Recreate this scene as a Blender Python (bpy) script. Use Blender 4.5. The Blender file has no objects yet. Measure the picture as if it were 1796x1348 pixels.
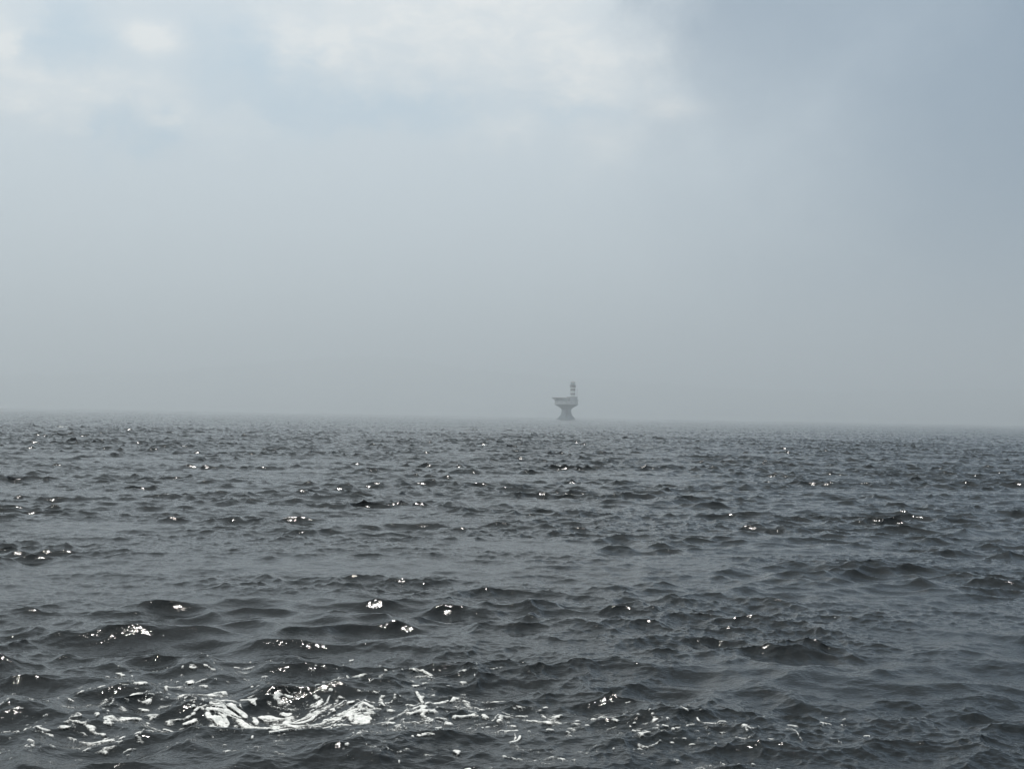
import bpy, math, random
import numpy as np
from mathutils import Matrix, Vector

SC = bpy.context.scene
COL = SC.collection
random.seed(5)
R = math.radians

# ------------------------------------------------------------------ camera
W, H, F = 1796.0, 1348.0, 2200.0          # photo pixels, focal length in photo pixels
CAM_H = 2.2
PITCH, ROLL = math.atan((728.5 - 674.0) / F), R(0.99)
fwd = Vector((0, math.cos(PITCH), math.sin(PITCH)))
right0 = Vector((1, 0, 0))
up0 = right0.cross(fwd)
right = right0 * math.cos(ROLL) + up0 * math.sin(ROLL)
up = -right0 * math.sin(ROLL) + up0 * math.cos(ROLL)
cd = bpy.data.cameras.new('camera')
cam = bpy.data.objects.new('camera', cd)
COL.objects.link(cam)
m = Matrix.Identity(4)
for i in range(3):
    m[i][0], m[i][1], m[i][2] = right[i], up[i], -fwd[i]
m[0][3], m[1][3], m[2][3] = 0, 0, CAM_H
cam.matrix_world = m
cd.sensor_width = 36
cd.lens = F / W * 36
cd.clip_start, cd.clip_end = 0.1, 30000
SC.camera = cam


def direction(px, py):
    return (fwd + right * ((px - W / 2) / F) + up * ((H / 2 - py) / F)).normalized()


def azel(px, py):
    d = direction(px, py)
    return math.atan2(d.x, d.y), math.asin(d.z)


def on_sea(px, py):
    d = direction(px, py)
    t = CAM_H / -d.z
    return d.x * t, d.y * t


# ------------------------------------------------------------------ node helpers
class NT:
    def __init__(self, tree):
        self.t = tree
        tree.nodes.clear()

    def n(self, kind, **kw):
        o = self.t.nodes.new(kind)
        for k, v in kw.items():
            setattr(o, k, v)
        return o

    def put(self, sock, v):
        if hasattr(v, 'is_output'):
            self.t.links.new(v, sock)
        else:
            sock.default_value = v

    def math(self, op, a, b=0.0, c=0.0, clamp=False):
        o = self.n('ShaderNodeMath', operation=op, use_clamp=clamp)
        for s, v in zip(o.inputs, (a, b, c)):
            self.put(s, v)
        return o.outputs[0]

    def mix(self, f, a, b):
        o = self.n('ShaderNodeMix', data_type='RGBA')
        self.put(o.inputs['Factor'], f)
        self.put(o.inputs['A'], a if hasattr(a, 'is_output') else (*a, 1))
        self.put(o.inputs['B'], b if hasattr(b, 'is_output') else (*b, 1))
        return [s for s in o.outputs if s.type == 'RGBA'][0]

    def ss(self, v, lo, hi, a=0.0, b=1.0):
        o = self.n('ShaderNodeMapRange', interpolation_type='SMOOTHSTEP')
        for k, x in zip(('Value', 'From Min', 'From Max', 'To Min', 'To Max'), (v, lo, hi, a, b)):
            self.put(o.inputs[k], x)
        return o.outputs[0]

    def noise(self, vec, scale, detail=4, rough=.55, dist=0.0):
        o = self.n('ShaderNodeTexNoise')
        self.put(o.inputs['Vector'], vec)
        for k, x in (('Scale', scale), ('Detail', detail), ('Roughness', rough), ('Distortion', dist)):
            o.inputs[k].default_value = x
        return o.outputs['Fac']


def mat(name):
    mt = bpy.data.materials.new(name)
    mt.use_nodes = True
    return mt, NT(mt.node_tree)


# ------------------------------------------------------------------ sun and sky
SUN_AZ, SUN_EL = R(-30), R(80)
sun_dir = Vector((math.sin(SUN_AZ) * math.cos(SUN_EL), math.cos(SUN_AZ) * math.cos(SUN_EL), math.sin(SUN_EL)))
sd = bpy.data.lights.new('sun', 'SUN')
sd.energy, sd.angle, sd.color = 4.2, R(0.5), (1, .96, .91)
sun = bpy.data.objects.new('sun', sd)
sun.rotation_euler = sun_dir.to_track_quat('Z', 'Y').to_euler()
COL.objects.link(sun)

world = bpy.data.worlds.new('World')
SC.world = world
world.use_nodes = True
w = NT(world.node_tree)
sky = w.n('ShaderNodeTexSky', sky_type='NISHITA', sun_disc=False, sun_elevation=SUN_EL, sun_rotation=SUN_AZ,
          air_density=1.0, dust_density=2.0, ozone_density=1.0)
tc = w.n('ShaderNodeTexCoord')
gen = tc.outputs['Generated']
sep = w.n('ShaderNodeSeparateXYZ')
w.put(sep.inputs[0], gen)
az = w.math('ARCTAN2', sep.outputs[0], sep.outputs[1])
el = w.math('ARCSINE', sep.outputs[2])
# warped sky coordinates so that no cloud edge is a clean curve
n1 = w.noise(gen, 9, 6, .6)
n2 = w.noise(gen, 23, 6, .6)
map_ = w.n('ShaderNodeMapping')
w.put(map_.inputs['Vector'], gen)
map_.inputs['Location'].default_value = (3.1, 1.7, 5.2)
n3 = w.noise(map_.outputs[0], 11, 5, .6)
map2 = w.n('ShaderNodeMapping')
w.put(map2.inputs['Vector'], gen)
map2.inputs['Scale'].default_value = (1, 1, 2.1)
n4 = w.noise(map2.outputs[0], 27, 8, .6, .5)
azw = w.math('ADD', az, w.math('MULTIPLY', w.math('SUBTRACT', n1, .5), .16))
azw = w.math('ADD', azw, w.math('MULTIPLY', w.math('SUBTRACT', n2, .5), .06))
elw = w.math('ADD', el, w.math('MULTIPLY', w.math('SUBTRACT', n3, .5), .11))
elw = w.math('ADD', elw, w.math('MULTIPLY', w.math('SUBTRACT', n4, .5), .03))


def blob(px, py, sx, sy, warp=True, p=1.0):
    """gaussian cloud mass round a direction of the sky; sizes in photo pixels"""
    a0, e0 = azel(px, py)
    A, E = (azw, elw) if warp else (az, el)
    da = w.math('DIVIDE', w.math('SUBTRACT', A, a0), sx / F)
    de = w.math('DIVIDE', w.math('SUBTRACT', E, e0), sy / F)
    q = w.math('ADD', w.math('MULTIPLY', da, da), w.math('MULTIPLY', de, de))
    return w.math('MULTIPLY', w.math('EXPONENT', w.math('MULTIPLY', q, -1.0)), p)


def total(items):
    s = items[0]
    for i in items[1:]:
        s = w.math('ADD', s, i)
    return s


BRIGHT = total([blob(880, 30, 330, 125), blob(1060, 110, 90, 75, p=.5), blob(560, 50, 110, 70, p=.7),
                blob(265, 68, 44, 26, False, 1.5), blob(5, 70, 35, 45, p=1.1), blob(100, 160, 110, 50, p=.9),
                blob(870, 228, 90, 24, p=.5), blob(1110, 270, 70, 55, p=.5), blob(1180, 190, 52, 18, False, 1.1),
                blob(20, 10, 300, 120, p=.25), blob(250, 190, 60, 40, p=.4), blob(420, 235, 110, 22, p=.35)])
GAPS = total([blob(420, 100, 120, 75, p=1.0), blob(110, 60, 85, 60, p=1.0), blob(235, 240, 50, 38, p=1.0),
              blob(690, 190, 150, 36, p=.9), blob(480, 220, 100, 36, p=.6), blob(1020, 200, 110, 32, p=.7)])
DARK = w.ss(w.math('ADD', azw, w.math('MULTIPLY', elw, -.10)), azel(980, 300)[0], azel(1800, 300)[0])
edge = w.ss(azw, azel(1070, 60)[0], azel(1290, 60)[0])
high = w.ss(elw, azel(1400, 470)[1], azel(1400, -60)[1])
DARK = w.math('MAXIMUM', DARK, w.math('MULTIPLY', w.math('MULTIPLY', edge, high), .85))
n5 = w.noise(map2.outputs[0], 95, 6, .6, .6)
wisp = w.math('MULTIPLY', w.ss(n4, .36, .68), w.ss(n5, .25, .70, .55, 1.15))
U = 10.0     # background strength is 1/U
bl = lambda r, g, b: (r * U * .775, g * U * .795, b * U * .805)
veil = bl(.60, .66, .70)
c = w.mix(w.math('MULTIPLY', w.ss(el, 0.02, .30), .5), veil, bl(.66, .735, .79))
c = w.mix(w.math('MULTIPLY', GAPS, .9, clamp=True), c, bl(.40, .56, .69))
bf = w.math('MULTIPLY', BRIGHT, w.math('ADD', .56, w.math('MULTIPLY', wisp, .56)), clamp=True)
c = w.mix(w.math('MULTIPLY', bf, .9), c, bl(.97, .94, .89))
dark_c = w.mix(n1, bl(.02, .11, .22), bl(.08, .17, .28))
c = w.mix(w.math('MULTIPLY', DARK, .92), c, dark_c)
c = w.mix(.10, c, sky.outputs[0])
# unseen overhead sky darkened, added so steep wave faces reflect less light
c = w.mix(w.math('MULTIPLY', w.ss(el, .34, .70), .8), c, bl(.17, .20, .22))
bg = w.n('ShaderNodeBackground')
w.put(bg.inputs['Color'], c)
bg.inputs['Strength'].default_value = 1 / U
out = w.n('ShaderNodeOutputWorld')
w.put(out.inputs['Surface'], bg.outputs[0])

# ------------------------------------------------------------------ haze
def box_mesh(name, lo, hi):
    v = [(x, y, z) for z in (lo[2], hi[2]) for y in (lo[1], hi[1]) for x in (lo[0], hi[0])]
    f = [(0, 2, 3, 1), (4, 5, 7, 6), (0, 1, 5, 4), (2, 6, 7, 3), (0, 4, 6, 2), (1, 3, 7, 5)]
    me = bpy.data.meshes.new(name)
    me.from_pydata(v, [], f)
    return me


SEA_R = 5900.0
haze = bpy.data.objects.new('haze', box_mesh('haze', (-6000, -6000, -4), (6000, 6000, 256)))
COL.objects.link(haze)
haze['kind'] = 'stuff'
haze['label'] = 'pale grey haze over the whole sea and horizon'
haze['category'] = 'haze'
mt, t = mat('haze')
pv = t.n('ShaderNodeVolumePrincipled')
pv.inputs['Color'].default_value = (.90, .96, .99, 1)
pv.inputs['Density'].default_value = .00084
pv.inputs['Anisotropy'].default_value = .58
o = t.n('ShaderNodeOutputMaterial')
t.put(o.inputs['Volume'], pv.outputs[0])
haze.data.materials.append(mt)

# ------------------------------------------------------------------ wave field
rng = np.random.default_rng(11)
WIND = R(-78)                       # waves run towards the viewer, a little to the right


def cascade(L, N, lmin, lmax, lpeak, spread, rms_slope, seed, gamma=2.2):
    g = np.random.default_rng(seed)
    k1 = 2 * np.pi * np.fft.fftfreq(N, L / N)
    kx, ky = np.meshgrid(k1, k1)
    k = np.hypot(kx, ky)
    k[0, 0] = 1
    th = np.arctan2(ky, kx) - WIND
    kp = 2 * np.pi / lpeak
    S = k ** -3.8 * np.exp(-1.25 * (kp / k) ** 2)
    S *= gamma ** np.exp(-((np.sqrt(k / kp) - 1) ** 2) / (2 * .11 ** 2))
    S *= np.abs(np.cos(th / 2)) ** (2 * spread) + .02
    S *= (k > 2 * np.pi / lmax) & (k < 2 * np.pi / lmin)
    S[0, 0] = 0
    Hk = (g.standard_normal((N, N)) + 1j * g.standard_normal((N, N))) * np.sqrt(S)
    sl = np.sqrt((np.abs(Hk) ** 2 * k * k).sum() / 2)
    Hk *= rms_slope / sl
    f = [np.real(np.fft.ifft2(x) * N * N).astype(np.float32) for x in
         (Hk, 1j * kx / k * Hk, 1j * ky / k * Hk)]
    return np.stack(f, -1), L, N


C1 = cascade(92.0, 2048, .34, 14, 1.6, 2.3, .20, 3, 1.5)
C2 = cascade(8.2, 1024, .045, .34, .65, 1.8, .215, 8)
CHOP = 1.45
OFF = (89.84375, 16.26171875)       # the stretch of the random sea that lies in front of the boat


def sample(cas, x, y, ang=0.0):
    fld, L, N = cas
    if ang:
        ca, sa = math.cos(ang), math.sin(ang)
        x, y = ca * x + sa * y, -sa * x + ca * y
    u, v = x / L * N, y / L * N
    iu, iv = np.floor(u).astype(np.int64), np.floor(v).astype(np.int64)
    fu, fv = (u - iu).astype(np.float32), (v - iv).astype(np.float32)

    def wts(q):
        q2, q3 = q * q, q * q * q
        return (-.5 * q + q2 - .5 * q3, 1 - 2.5 * q2 + 1.5 * q3, .5 * q + 2 * q2 - 1.5 * q3, -.5 * q2 + .5 * q3)
    wu, wv = wts(fu), wts(fv)
    acc = np.zeros((len(x), 3), np.float32)
    flat = fld.reshape(-1, 3)
    for j in range(4):
        row = ((iv + j - 1) % N) * N
        for i in range(4):
            acc += flat[row + (iu + i - 1) % N] * (wu[i] * wv[j])[:, None]
    if ang:
        a, b = acc[:, 1].copy(), acc[:, 2].copy()
        acc[:, 1], acc[:, 2] = ca * a - sa * b, sa * a + ca * b
    return acc


_tab = np.random.default_rng(77).standard_normal((8, 256, 256)).astype(np.float32)


def vnoise(x, y, s):
    ix, iy = np.floor(x).astype(np.int64), np.floor(y).astype(np.int64)
    fx, fy = x - ix, y - iy
    fx, fy = fx * fx * fx * (fx * (fx * 6 - 15) + 10), fy * fy * fy * (fy * (fy * 6 - 15) + 10)
    T = _tab[s]
    a, b = T[iy % 256, ix % 256], T[iy % 256, (ix + 1) % 256]
    c_, d = T[(iy + 1) % 256, ix % 256], T[(iy + 1) % 256, (ix + 1) % 256]
    return (a * (1 - fx) + b * fx) * (1 - fy) + (c_ * (1 - fx) + d * fx) * fy


def surface(x, y):
    """height field of the sea with choppy horizontal displacement"""
    r = np.hypot(x, y)
    gust = 1 + .14 * vnoise(x / 13 + 3, y / 9 + 8, 0) + .41 * vnoise(x / 2.6 + 70, y / 1.5 + 5, 2)   # groups of waves and calms between
    a = sample(C1, x + OFF[0], y + OFF[1])
    gust = gust * (.80 + .30 * np.clip((r - 9) / 12, 0, 1) + .75 * np.clip((r - 22) / 150, 0, 1))         # open water beyond the lee of the boat
    b = sample(C2, x, y, .6)
    # short ripples ride on gusts and thin out where the mesh grows too coarse to hold them
    amp = np.clip(.72 + .16 * np.clip((r - 10) / 15, 0, 1) + .34 * vnoise(x / 2.5, y / 1.8, 1), .3, 1.7) * np.clip((110 - r) / 75, 0, 1)
    s = a * np.clip(gust, .35, 3.4)[:, None] + b * amp[:, None]
    far = np.clip((SEA_R - r) / 1500, 0, 1)
    return x + s[:, 1] * CHOP * far, y + s[:, 2] * CHOP * far, s[:, 0] * far


# polar sheet round the viewer: fine where the picture looks, reaching the horizon
rs = [2.5]
while rs[-1] < SEA_R:
    r = rs[-1]
    st = .03 if r < 7 else (.0023 if r < 30 else .0028 if r < 150 else .0042 if r < 650 else .011 if r < 2500 else .03)
    rs.append(min(r * (1 + st), SEA_R + .01))
rs = np.array(rs)
azs = np.concatenate([np.arange(-180, -28, 1.0), np.arange(-28, 28, .044), np.arange(28, 180, 1.0)])
azs = np.radians(azs)
nr, na = len(rs), len(azs)
gr, ga = np.meshgrid(rs, azs, indexing='ij')
x, y = (gr * np.sin(ga)).ravel(), (gr * np.cos(ga)).ravel()
X, Y, Z = surface(x, y)
verts = np.stack([X, Y, Z], 1).astype(np.float32)
verts = np.concatenate([verts, [[0, 0, 0]]]).astype(np.float32)
i0 = (np.arange(nr - 1)[:, None] * na + np.arange(na)[None, :]).ravel()
j1 = (np.arange(nr - 1)[:, None] * na + (np.arange(na)[None, :] + 1) % na).ravel()
quads = np.stack([i0, i0 + na, j1 + na, j1], 1)
fan = np.stack([np.full(na, nr * na), np.arange(na), (np.arange(na) + 1) % na], 1)


def np_mesh(name, verts, quads, tris=None):
    me = bpy.data.meshes.new(name)
    nt = 0 if tris is None else len(tris)
    me.vertices.add(len(verts))
    me.vertices.foreach_set('co', np.ascontiguousarray(verts, np.float32).ravel())
    nl = len(quads) * 4 + nt * 3
    me.loops.add(nl)
    idx = quads.ravel() if not nt else np.concatenate([quads.ravel(), tris.ravel()])
    me.loops.foreach_set('vertex_index', idx.astype(np.int32))
    me.polygons.add(len(quads) + nt)
    st = np.arange(len(quads)) * 4
    if nt:
        st = np.concatenate([st, len(quads) * 4 + np.arange(nt) * 3])
    me.polygons.foreach_set('loop_start', st.astype(np.int32))
    me.update(calc_edges=True)
    me.validate()
    me.shade_smooth()
    return me


sea_me = np_mesh('water', verts, quads[:, ::-1], fan)
# slope of the ripples too small for the mesh, carried as roughness
rr = np.concatenate([np.hypot(x, y), [0]])
at = sea_me.attributes.new('ripple', 'FLOAT', 'POINT')
at.data.foreach_set('value', np.clip(rr / 60, 0, 1).astype(np.float32))
water = bpy.data.objects.new('water', sea_me)
COL.objects.link(water)
water['kind'] = 'structure'
water['label'] = 'dark grey choppy sea reaching the hazy horizon'
water['category'] = 'sea'
mt, t = mat('sea_water')
bs = t.n('ShaderNodeBsdfPrincipled')
tcw = t.n('ShaderNodeTexCoord')
ob = tcw.outputs['Object']
mp = t.n('ShaderNodeMapping')
t.put(mp.inputs['Vector'], ob)
mp.inputs['Scale'].default_value = (.75, 1.1, 1)
mp.inputs['Rotation'].default_value = (0, 0, R(14))
att = t.n('ShaderNodeAttribute', attribute_name='ripple')
fa = att.outputs['Fac']
f1 = t.noise(mp.outputs[0], 9, 3, .55, .3)
f2 = t.noise(mp.outputs[0], 34, 2, .5)
f4 = t.noise(mp.outputs[0], 85, 2, .5)
f3 = t.noise(mp.outputs[0], 1.7, 3, .5)
hgt = t.math('ADD', t.math('MULTIPLY', f1, .006), t.math('MULTIPLY', f2, .0042))
hgt = t.math('ADD', hgt, t.math('MULTIPLY', f4, .0012))
hgt = t.math('ADD', hgt, t.math('MULTIPLY', t.math('MULTIPLY', f3, fa), .10))
bp = t.n('ShaderNodeBump')
bp.inputs['Strength'].default_value = 1.0
bp.inputs['Distance'].default_value = 1.0
t.put(bp.inputs['Height'], hgt)
t.put(bs.inputs['Normal'], bp.outputs[0])
body = t.noise(ob, .12, 3)
t.put(bs.inputs['Base Color'], t.mix(body, (.002, .0032, .0036), (.004, .0055, .0055)))
t.put(bs.inputs['Roughness'], t.math('ADD', .065, t.math('MULTIPLY', fa, .055)))
bs.inputs['IOR'].default_value = 1.333
o = t.n('ShaderNodeOutputMaterial')
t.put(o.inputs['Surface'], bs.outputs[0])
sea_me.materials.append(mt)

# ------------------------------------------------------------------ foam floating on the sea
mt_foam, t = mat('foam')
bs = t.n('ShaderNodeBsdfPrincipled')
tcf = t.n('ShaderNodeTexCoord')
fn = t.noise(tcf.outputs['Object'], 38, 4, .6)
t.put(bs.inputs['Base Color'], t.mix(t.ss(fn, .35, .65), (.40, .42, .41), (.66, .67, .65)))
bs.inputs['Roughness'].default_value = .6
bp = t.n('ShaderNodeBump')
bp.inputs['Distance'].default_value = .01
t.put(bp.inputs['Height'], fn)
t.put(bs.inputs['Normal'], bp.outputs[0])
# thin foam is a film of bubbles with the water showing through
ft = t.n('ShaderNodeAttribute', attribute_name='thickness')
fb = t.noise(tcf.outputs['Object'], 62, 4, .65)
cover = t.ss(t.math('ADD', t.math('MULTIPLY', ft.outputs['Fac'], 2.6), t.math('MULTIPLY', t.math('SUBTRACT', fb, .5), 1.5)), -.04, .85)
tr = t.n('ShaderNodeBsdfTransparent')
mx = t.n('ShaderNodeMixShader')
t.put(mx.inputs[0], cover)
t.put(mx.inputs[1], tr.outputs[0])
t.put(mx.inputs[2], bs.outputs[0])
o = t.n('ShaderNodeOutputMaterial')
t.put(o.inputs['Surface'], mx.outputs[0])

# masses of foam: photo position, size in metres across and in depth, weight
MASS = [(300, 1228, 1.00, 0.34, .62), (230, 1262, 0.80, 0.28, .42), (515, 1243, 0.60, 0.32, .95), (640, 1240, 0.56, 0.36, .42),
        (790, 1228, 0.44, 0.34, .52), (440, 1265, 0.96, 0.28, .36), (700, 1255, 1.12, 0.36, .40), (900, 1262, 0.88, 0.32, .30), (400, 1180, 1.20, 0.48, .16),
        (560, 1150, 0.96, 0.40, .12), (1080, 1290, 0.96, 0.32, .13), (1000, 1240, 1.20, 0.40, .08),
        (230, 1325, 1.12, 0.32, .22), (560, 1290, 1.28, 0.40, .24), (60, 1290, 0.72, 0.32, .28), (1270, 1340, 0.30, 0.10, .40),
        (1330, 1304, 0.20, 0.06, .5), (1350, 1280, 0.96, 0.48, .10), (960, 1325, 0.96, 0.24, .16), (800, 1190, 1.04, 0.40, .12)]


def foam_field(x, y):
    px_, py_ = x, y
    x, y = x / .8, y / .8
    wx = x + .16 * vnoise(x / .5, y / .5, 2) + .05 * vnoise(x / .14, y / .14, 3)
    wy = y + .16 * vnoise(x / .5 + 40, y / .5, 3) + .05 * vnoise(x / .14, y / .14 + 9, 2)
    ang = .12
    wx, wy = wx * math.cos(ang) + wy * math.sin(ang), -wx * math.sin(ang) + wy * math.cos(ang)
    lace = 1 - np.abs(vnoise(wx / .30, wy / .19, 4)) * 2.6            # nets and streaks
    lace = np.minimum(lace, 1.0) * .5 + .26 * vnoise(wx / .23, wy / .14, 5)
    fleck = .36 * vnoise(wx / .085, wy / .05 + 31, 6) - .12          # loose flecks
    d = np.zeros_like(x)
    for px, py, sx, sy, wt in MASS:
        cx, cy = on_sea(px, py)
        d += wt * np.exp(-(((px_ - cx) / sx) ** 2 + ((py_ - cy) / sy) ** 2))
    d = .84 * (1 - np.exp(-1.15 * d))
    d = d + .05 * vnoise(x / .8, y / .5, 7) * (d > .01)
    fine = .09 * vnoise(x / .035, y / .022, 1) + .05 * vnoise(x / .013, y / .009, 0)
    return np.maximum(lace + 1.0 * (d - .90), fleck + .95 * (d - .555)) * 1.0 + fine * (d > .08) - np.clip(.10 - d, 0, .1) * 8


def foam_mesh(r0, r1, nrr, a0, a1, naa, field, thick, sink):
    gr, ga = np.meshgrid(np.geomspace(r0, r1, nrr), np.linspace(a0, a1, naa), indexing='ij')
    x, y = (gr * np.sin(ga)).ravel(), (gr * np.cos(ga)).ravel()
    f = field(x, y)
    keep = (f > -.10).reshape(nrr, naa)
    cell = keep[:-1, :-1] & keep[1:, :-1] & keep[1:, 1:] & keep[:-1, 1:]
    any_ = ((f > 0).reshape(nrr, naa))
    cell &= any_[:-1, :-1] | any_[1:, :-1] | any_[1:, 1:] | any_[:-1, 1:]
    a, b = np.nonzero(cell)
    q = np.stack([a * naa + b, a * naa + b + 1, (a + 1) * naa + b + 1, (a + 1) * naa + b], 1)
    used, inv = np.unique(q, return_inverse=True)
    q = inv.reshape(-1, 4)
    xs, ys, fs = x[used], y[used], f[used]
    X, Y, Z = surface(xs, ys)
    lift = np.where(fs > 0, .004 + thick * np.sqrt(np.clip(fs, 0, .5)), -sink * np.minimum(1, -fs * 30) + .004 * (1 - np.minimum(1, -fs * 30)))
    return np.stack([X, Y, Z + lift], 1), q, fs


def join(parts):
    vs, qs, fs, n = [], [], [], 0
    for v, q, f in parts:
        vs.append(v)
        fs.append(f)
        qs.append(q + n)
        n += len(v)
    return np.concatenate(vs), np.concatenate(qs), np.concatenate(fs)


parts = [foam_mesh(7.0, 13.5, 1200, R(-25), R(16), 2100, foam_field, .014, .012)]
# little breaking crests far out, and two nearer sun glints made as white foam
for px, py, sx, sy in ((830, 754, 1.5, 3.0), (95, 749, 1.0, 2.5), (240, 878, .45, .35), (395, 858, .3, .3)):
    cx, cy = on_sea(px, py)
    r0 = math.hypot(cx, cy)
    a0 = math.atan2(cx, cy)
    # slide the patch to the highest water near the spot
    q = np.linspace(-1, 1, 61)
    gx, gy = np.meshgrid(cx + q * sx, cy + q * max(3.5, sy * 2))
    hz = surface(gx.ravel(), gy.ravel())[2]
    k = int(np.argmax(hz))
    cx, cy = gx.ravel()[k], gy.ravel()[k]
    if r0 < 100:
        sx, sy = sx * .8, sy * .6

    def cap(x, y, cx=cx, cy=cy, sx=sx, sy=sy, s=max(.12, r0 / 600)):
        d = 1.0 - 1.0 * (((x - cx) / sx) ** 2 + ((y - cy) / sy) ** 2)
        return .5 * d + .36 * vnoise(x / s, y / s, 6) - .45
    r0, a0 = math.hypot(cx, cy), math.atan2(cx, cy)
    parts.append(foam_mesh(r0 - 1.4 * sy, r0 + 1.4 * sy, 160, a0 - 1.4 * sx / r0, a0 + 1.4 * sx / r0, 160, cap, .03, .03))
# wash round the foot of the lighthouse
bx_, by_ = on_sea(993, 735.8)


def wash(x, y):
    d = np.hypot(x - bx_, y - by_)
    return .30 - np.abs(d - 6.7) * .45 + .22 * vnoise(x / 1.3, y / 1.3, 6) + .15 * vnoise(x / .5, y / .5, 4) - .08


br_, ba_ = math.hypot(bx_, by_), math.atan2(bx_, by_)
parts.append(foam_mesh(br_ - 9, br_ + 9, 180, ba_ - 9 / br_, ba_ + 9 / br_, 180, wash, .25, .1))
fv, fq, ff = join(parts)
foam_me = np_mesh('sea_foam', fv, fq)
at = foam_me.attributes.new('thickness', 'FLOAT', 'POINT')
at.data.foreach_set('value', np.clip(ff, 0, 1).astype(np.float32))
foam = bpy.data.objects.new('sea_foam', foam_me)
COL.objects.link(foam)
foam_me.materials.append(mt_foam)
foam['kind'] = 'stuff'
foam['label'] = 'white foam streaks and flecks floating on the dark sea, with two painted sun glints'
foam['category'] = 'foam'

# ------------------------------------------------------------------ far hills, all but lost in the haze
RIDGE = [(-1400, 690), (-700, 672), (-250, 662), (0, 657), (150, 655), (300, 652), (390, 641), (480, 635), (570, 628), (650, 625),
         (720, 629), (780, 640), (840, 650), (920, 656), (1050, 664), (1200, 676), (1350, 684), (1500, 686), (1600, 683),
         (1796, 682), (2200, 690), (2900, 705)]
ra = np.array([azel(*p) for p in RIDGE])
na2, nd2 = 420, 26
aa = np.linspace(ra[0, 0], ra[-1, 0], na2)
ee = np.interp(aa, ra[:, 0], ra[:, 1])
DH = 5200.0
top = CAM_H + DH * np.tan(ee)
top = top * np.clip(np.minimum(np.arange(na2), np.arange(na2)[::-1]) / 20, 0, 1)
dd = np.linspace(-1, 1, nd2)
hv = []
for j, q in enumerate(dd):
    sh = (1 - q * q) ** 1.0
    rad = DH + 420 * q + 0 * aa
    bumpy = 1 + .10 * vnoise(aa * 90, np.full(na2, q * 3.0), 2) * (1 - abs(q)) * abs(q) * 4
    hv.append(np.stack([rad * np.sin(aa), rad * np.cos(aa), top * sh * bumpy - 1.5], 1))
hv = np.concatenate(hv)
a, b = np.meshgrid(np.arange(nd2 - 1), np.arange(na2 - 1), indexing='ij')
a, b = a.ravel(), b.ravel()
hq = np.stack([a * na2 + b, a * na2 + b + 1, (a + 1) * na2 + b + 1, (a + 1) * na2 + b], 1)
hills = bpy.data.objects.new('hills', np_mesh('hills', hv, hq))
COL.objects.link(hills)
hills['kind'] = 'structure'
hills['label'] = 'low wooded shore almost lost in the haze behind the lighthouse'
hills['category'] = 'hills'
mt, t = mat('wooded_hill')
bs = t.n('ShaderNodeBsdfPrincipled')
tch = t.n('ShaderNodeTexCoord')
t.put(bs.inputs['Base Color'], t.mix(t.noise(tch.outputs['Object'], .02, 6), (.03, .045, .03), (.08, .09, .06)))
bs.inputs['Roughness'].default_value = .95
o = t.n('ShaderNodeOutputMaterial')
t.put(o.inputs['Surface'], bs.outputs[0])
hills.data.materials.append(mt)

# ------------------------------------------------------------------ lighthouse
def paint(name, c1, c2, rough=.6, scale=.6, streak=True):
    mt, t = mat(name)
    bs = t.n('ShaderNodeBsdfPrincipled')
    tc_ = t.n('ShaderNodeTexCoord')
    mp_ = t.n('ShaderNodeMapping')
    t.put(mp_.inputs['Vector'], tc_.outputs['Object'])
    mp_.inputs['Scale'].default_value = (1, 1, .18 if streak else 1)       # weather streaks run down
    n = t.noise(mp_.outputs[0], scale, 6, .65)
    t.put(bs.inputs['Base Color'], t.mix(t.ss(n, .36, .70), c1, c2))
    bs.inputs['Roughness'].default_value = rough
    o = t.n('ShaderNodeOutputMaterial')
    t.put(o.inputs['Surface'], bs.outputs[0])
    return mt


M_CONC = paint('weathered_concrete', (.37, .41, .43), (.27, .295, .305), .85, .8)
M_WHITE = paint('white_paint', (.80, .80, .78), (.62, .61, .58), .55, .9)
M_BAND = paint('dark_band_paint', (.15, .10, .095), (.10, .07, .068), .55, .9)
M_STEEL = paint('painted_steel', (.13, .13, .135), (.08, .08, .085), .5, 2, False)
M_DECK = paint('deck_paint', (.34, .34, .33), (.24, .24, .24), .8, 1.2, False)
M_ROOF = paint('roof_metal', (.19, .17, .18), (.13, .12, .13), .5, 1.5)
mt, t = mat('lantern_glass')
bs = t.n('ShaderNodeBsdfPrincipled')
bs.inputs['Base Color'].default_value = (.80, .88, .88, 1)
bs.inputs['Roughness'].default_value = .03
bs.inputs['Transmission Weight'].default_value = .9
bs.inputs['IOR'].default_value = 1.05
o = t.n('ShaderNodeOutputMaterial')
t.put(o.inputs['Surface'], bs.outputs[0])
M_GLASS = mt


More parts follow.
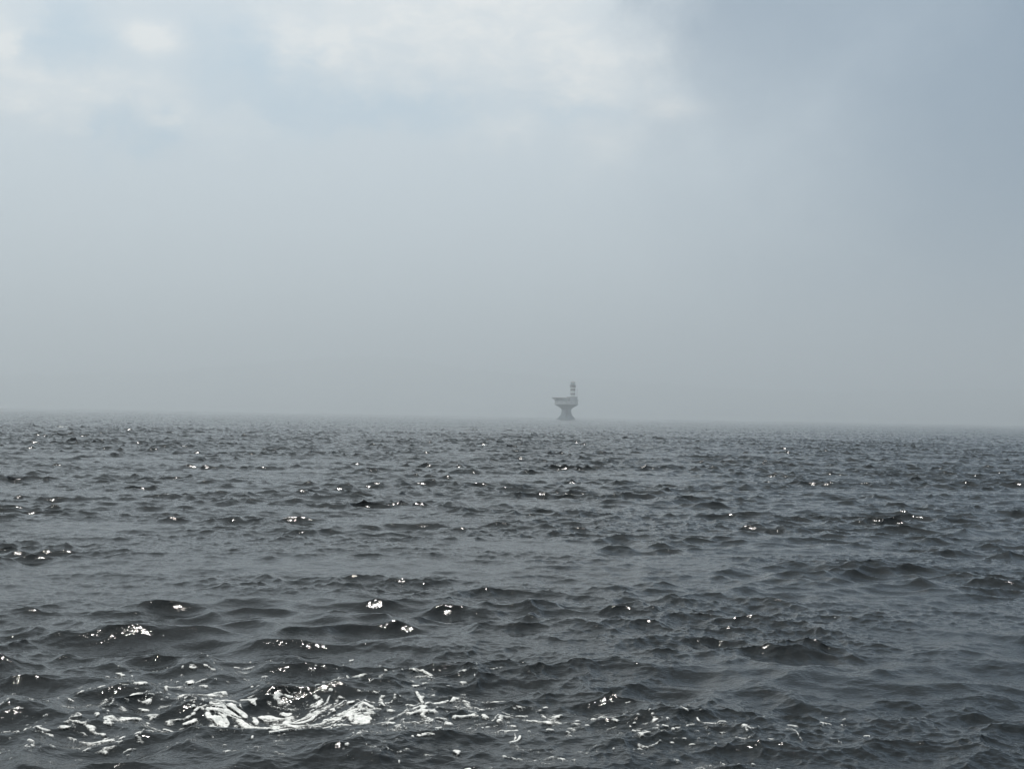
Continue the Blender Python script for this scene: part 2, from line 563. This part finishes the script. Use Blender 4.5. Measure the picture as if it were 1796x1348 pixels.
class MB:
    def __init__(self):
        self.v, self.f, self.m = [], [], []

    def lathe(self, prof, cx=0, cy=0, n=48, mats=None, a0=0.0, cap=True):
        base = len(self.v)
        for r, z in prof:
            for i in range(n):
                a = a0 + 2 * math.pi * i / n
                self.v.append((cx + r * math.cos(a), cy + r * math.sin(a), z))
        for j in range(len(prof) - 1):
            for i in range(n):
                k = (i + 1) % n
                self.f.append((base + j * n + i, base + j * n + k, base + (j + 1) * n + k, base + (j + 1) * n + i))
                self.m.append(mats[j] if mats else 0)
        if cap:
            self.f.append(tuple(base + i for i in range(n))[::-1])
            self.m.append(mats[0] if mats else 0)
            self.f.append(tuple(base + (len(prof) - 1) * n + i for i in range(n)))
            self.m.append(mats[-1] if mats else 0)
        return self

    def bar(self, p, q, r, n=8):
        p, q = Vector(p), Vector(q)
        d = (q - p).normalized()
        s = d.orthogonal().normalized()
        u = d.cross(s)
        base = len(self.v)
        for c in (p, q):
            for i in range(n):
                a = 2 * math.pi * i / n
                self.v.append(tuple(c + s * (r * math.cos(a)) + u * (r * math.sin(a))))
        for i in range(n):
            k = (i + 1) % n
            self.f.append((base + i, base + k, base + n + k, base + n + i))
            self.m.append(0)
        self.f += [tuple(base + i for i in range(n))[::-1], tuple(base + n + i for i in range(n))]
        self.m += [0, 0]
        return self

    def box(self, lo, hi):
        base = len(self.v)
        me = [(x, y, z) for z in (lo[2], hi[2]) for y in (lo[1], hi[1]) for x in (lo[0], hi[0])]
        self.v += me
        for f in [(0, 2, 3, 1), (4, 5, 7, 6), (0, 1, 5, 4), (2, 6, 7, 3), (0, 4, 6, 2), (1, 3, 7, 5)]:
            self.f.append(tuple(base + i for i in f))
            self.m.append(0)
        return self

    def ring(self, cx, cy, z, R_, r, n=40):
        pr = [(cx + R_ * math.cos(2 * math.pi * i / n), cy + R_ * math.sin(2 * math.pi * i / n), z) for i in range(n)]
        for i in range(n):
            self.bar(pr[i], pr[(i + 1) % n], r, 6)
        return self

    def build(self, name, mats, parent, bevel=0.0, smooth=None):
        me = bpy.data.meshes.new(name)
        me.from_pydata(self.v, [], self.f)
        me.polygons.foreach_set('material_index', self.m)
        for x_ in (mats if isinstance(mats, (list, tuple)) else [mats]):
            me.materials.append(x_)
        me.update()
        if smooth:
            me.shade_smooth()
            me.set_sharp_from_angle(angle=R(smooth))
        ob_ = bpy.data.objects.new(name, me)
        COL.objects.link(ob_)
        if parent:
            ob_.parent = parent
        if bevel:
            b = ob_.modifiers.new('bevel', 'BEVEL')
            b.width, b.segments, b.limit_method = bevel, 2, 'ANGLE'
        return ob_


lx, ly = on_sea(993, 735.8)
root = bpy.data.objects.new('lighthouse', None)
COL.objects.link(root)
root.location = (lx, ly, 0)
root.rotation_euler = (0, 0, -math.atan2(lx, ly))
root['label'] = 'hazy offshore lighthouse on an hourglass concrete pier, banded tower above its deck'
root['category'] = 'lighthouse'

pier = MB().lathe([(6.35, -2.0), (6.25, .5), (6.0, .9), (5.5, 1.6), (4.6, 2.4), (3.95, 3.2), (3.55, 4.4), (3.35, 5.6), (3.3, 6.5),
                   (3.45, 7.2), (4.3, 8.0), (5.6, 8.9), (7.0, 9.6), (7.9, 10.25)], n=72)
pier.build('pier', M_CONC, root, smooth=40)
drum = MB().lathe([(7.9, 10.25), (8.2, 10.45), (8.2, 11.15), (7.95, 11.3), (7.95, 12.35), (8.15, 12.45), (8.15, 12.75)], n=72)
drum.build('quarters_drum', M_WHITE, root, smooth=30)
hatch = MB()
for i in range(14):
    a = 2 * math.pi * (i + .5) / 14
    c_, s_ = math.cos(a), math.sin(a)
    p = Vector((7.97 * c_, 7.97 * s_, 11.85))
    hatch = MB().bar(p - Vector((c_, s_, 0)) * .06, p + Vector((c_, s_, 0)) * .05, .26, 16)
    wf = hatch.build('porthole', M_STEEL, root)
    MB().bar(p + Vector((c_, s_, 0)) * .052, p + Vector((c_, s_, 0)) * .07, .19, 16).build('pane', M_GLASS, wf)
core = MB().lathe([(5.0, 12.75), (5.0, 14.45)], cx=-2.4, n=48)
core.build('deck_house', M_CONC, root, smooth=30)
deck = MB().lathe([(6.6, 14.45), (6.9, 14.6), (6.9, 14.95), (6.6, 15.0)], cx=-3.1, n=48)
deck.build('landing_deck', M_DECK, root, smooth=30)
net = MB()
for i in range(30):
    a = 2 * math.pi * (i + .5) / 30
    if math.cos(a) < .35:
        net.bar((-3.1 + 6.85 * math.cos(a), 6.85 * math.sin(a), 14.8), (-3.1 + 7.0 * math.cos(a), 7.0 * math.sin(a), 15.05), .035, 6)
for i in range(60):
    a, b_ = 2 * math.pi * i / 60, 2 * math.pi * (i + 1) / 60
    if math.cos(a) < .35 and math.cos(b_) < .35:
        for rr_, zz in ((7.0, 15.05), (6.93, 14.93)):
            net.bar((-3.1 + rr_ * math.cos(a), rr_ * math.sin(a), zz), (-3.1 + rr_ * math.cos(b_), rr_ * math.sin(b_), zz), .03, 6)
net.build('safety_net', M_STEEL, root)
for i in range(11):
    a = R(95) + R(170) * i / 10
    q0 = Vector((7.5 * math.cos(a), 7.5 * math.sin(a), 12.75))
    q1 = Vector((-3.1 + 6.3 * math.cos(a), 6.3 * math.sin(a), 14.5))
    MB().bar(q0, q1, .13, 8).build('deck_post', M_STEEL, root)
house = MB().box((.2, -4.6, 12.75), (7.4, 4.6, 15.3))
ho = house.build('equipment_house', M_CONC, root, .08)
MB().box((.0, -4.85, 15.3), (7.65, 4.85, 15.65)).build('roof', M_DECK, ho, .05)
MB().box((1.3, -4.66, 12.78), (2.3, -4.602, 14.85)).build('door', M_STEEL, ho, .02)
rail = MB()
for i in range(40):
    a = 2 * math.pi * i / 40
    if -R(85) < ((a + math.pi) % (2 * math.pi)) - math.pi < R(85):
        rail.bar((8.05 * math.cos(a), 8.05 * math.sin(a), 12.75), (8.05 * math.cos(a), 8.05 * math.sin(a), 13.85), .04, 6)
for i in range(72):
    a, b_ = 2 * math.pi * i / 72, 2 * math.pi * (i + 1) / 72
    if all(abs(((q + math.pi) % (2 * math.pi)) - math.pi) < R(86) for q in (a, b_)):
        for zz in (13.3, 13.85):
            rail.bar((8.05 * math.cos(a), 8.05 * math.sin(a), zz), (8.05 * math.cos(b_), 8.05 * math.sin(b_), zz), .035, 6)
rail.build('deck_railing', M_STEEL, root)

TX, TY = 4.25, 0.0
zb = [15.65, 17.1, 18.1, 19.85, 21.2, 22.15]
tw = MB()
prof, ms = [], []
for z0, z1, mi in zip(zb[:-1], zb[1:], (0, 1, 0, 1, 0)):
    prof += [(1.66, z0 + .004), (1.66, z1 - .004)]
    ms += [mi, mi]
tower = tw.lathe(prof, TX, TY, 40, ms[:-1]).build('tower', [M_WHITE, M_BAND], root, smooth=30)
gal = MB().lathe([(1.66, 22.15), (2.05, 22.55), (2.2, 22.6), (2.2, 22.85), (1.62, 22.86), (1.62, 23.75), (1.7, 23.78)], TX, TY, 40)
gl = gal.build('gallery', M_BAND, root, smooth=30)
gr_ = MB()
for i in range(20):
    a = 2 * math.pi * i / 20
    gr_.bar((TX + 2.14 * math.cos(a), TY + 2.14 * math.sin(a), 22.85), (TX + 2.14 * math.cos(a), TY + 2.14 * math.sin(a), 23.9), .035, 6)
gr_.ring(TX, TY, 23.9, 2.14, .04).ring(TX, TY, 23.4, 2.14, .03)
gr_.build('gallery_railing', M_STEEL, gl)
lan = MB()
for i in range(8):
    a = 2 * math.pi * (i + .5) / 8
    lan.bar((TX + 1.5 * math.cos(a), TY + 1.5 * math.sin(a), 23.78), (TX + 1.5 * math.cos(a), TY + 1.5 * math.sin(a), 25.3), .09, 8)
lan.ring(TX, TY, 24.55, 1.5, .045)
lr = lan.build('lantern_room', M_STEEL, root)
MB().lathe([(1.44, 23.78), (1.44, 25.3)], TX, TY, 32, cap=False).build('glazing', M_GLASS, lr, smooth=30)
MB().lathe([(.3, 23.78), (.3, 24.1), (.42, 24.15), (.5, 24.5), (.42, 24.85), (.2, 24.95)], TX, TY, 24).build('lamp', M_WHITE, lr, smooth=50)
MB().lathe([(1.75, 25.3), (1.85, 25.35), (1.8, 25.6), (1.2, 26.0), (.4, 26.25), (.3, 26.3)], TX, TY, 32).build('roof', M_ROOF, lr, smooth=40)
mast = MB().bar((7.1, -1.0, 15.65), (7.1, -1.0, 21.6), .075, 8).bar((6.8, -1.0, 20.6), (7.4, -1.0, 20.6), .04, 6)
mast.build('antenna_mast', M_STEEL, root)
lad = MB()
pts = [(6.2, .6), (5.0, 2.15), (4.05, 3.2), (3.65, 4.4), (3.45, 5.6), (3.4, 6.6), (3.6, 7.2)]
for s_ in (-.28, .28):
    for (r0_, z0), (r1_, z1) in zip(pts[:-1], pts[1:]):
        lad.bar((s_, -r0_ - .12, z0), (s_, -r1_ - .12, z1), .05, 6)
z = 1.0
while z < 7.1:
    rr_ = np.interp(z, [p[1] for p in pts], [p[0] for p in pts])
    lad.bar((-.28, -rr_ - .12, z), (.28, -rr_ - .12, z), .03, 6)
    z += .4
lad.build('ladder', M_STEEL, root)

# ------------------------------------------------------------------ picture
SC.view_settings.view_transform = 'Standard'
SC.view_settings.look = 'None'
SC.view_settings.exposure = 0.39
SC.view_settings.gamma = 1.0
SC.render.engine = 'CYCLES'
SC.cycles.max_bounces = 6
SC.cycles.volume_bounces = 1
SC.cycles.use_denoising = True
SC.cycles.sample_clamp_indirect = 4
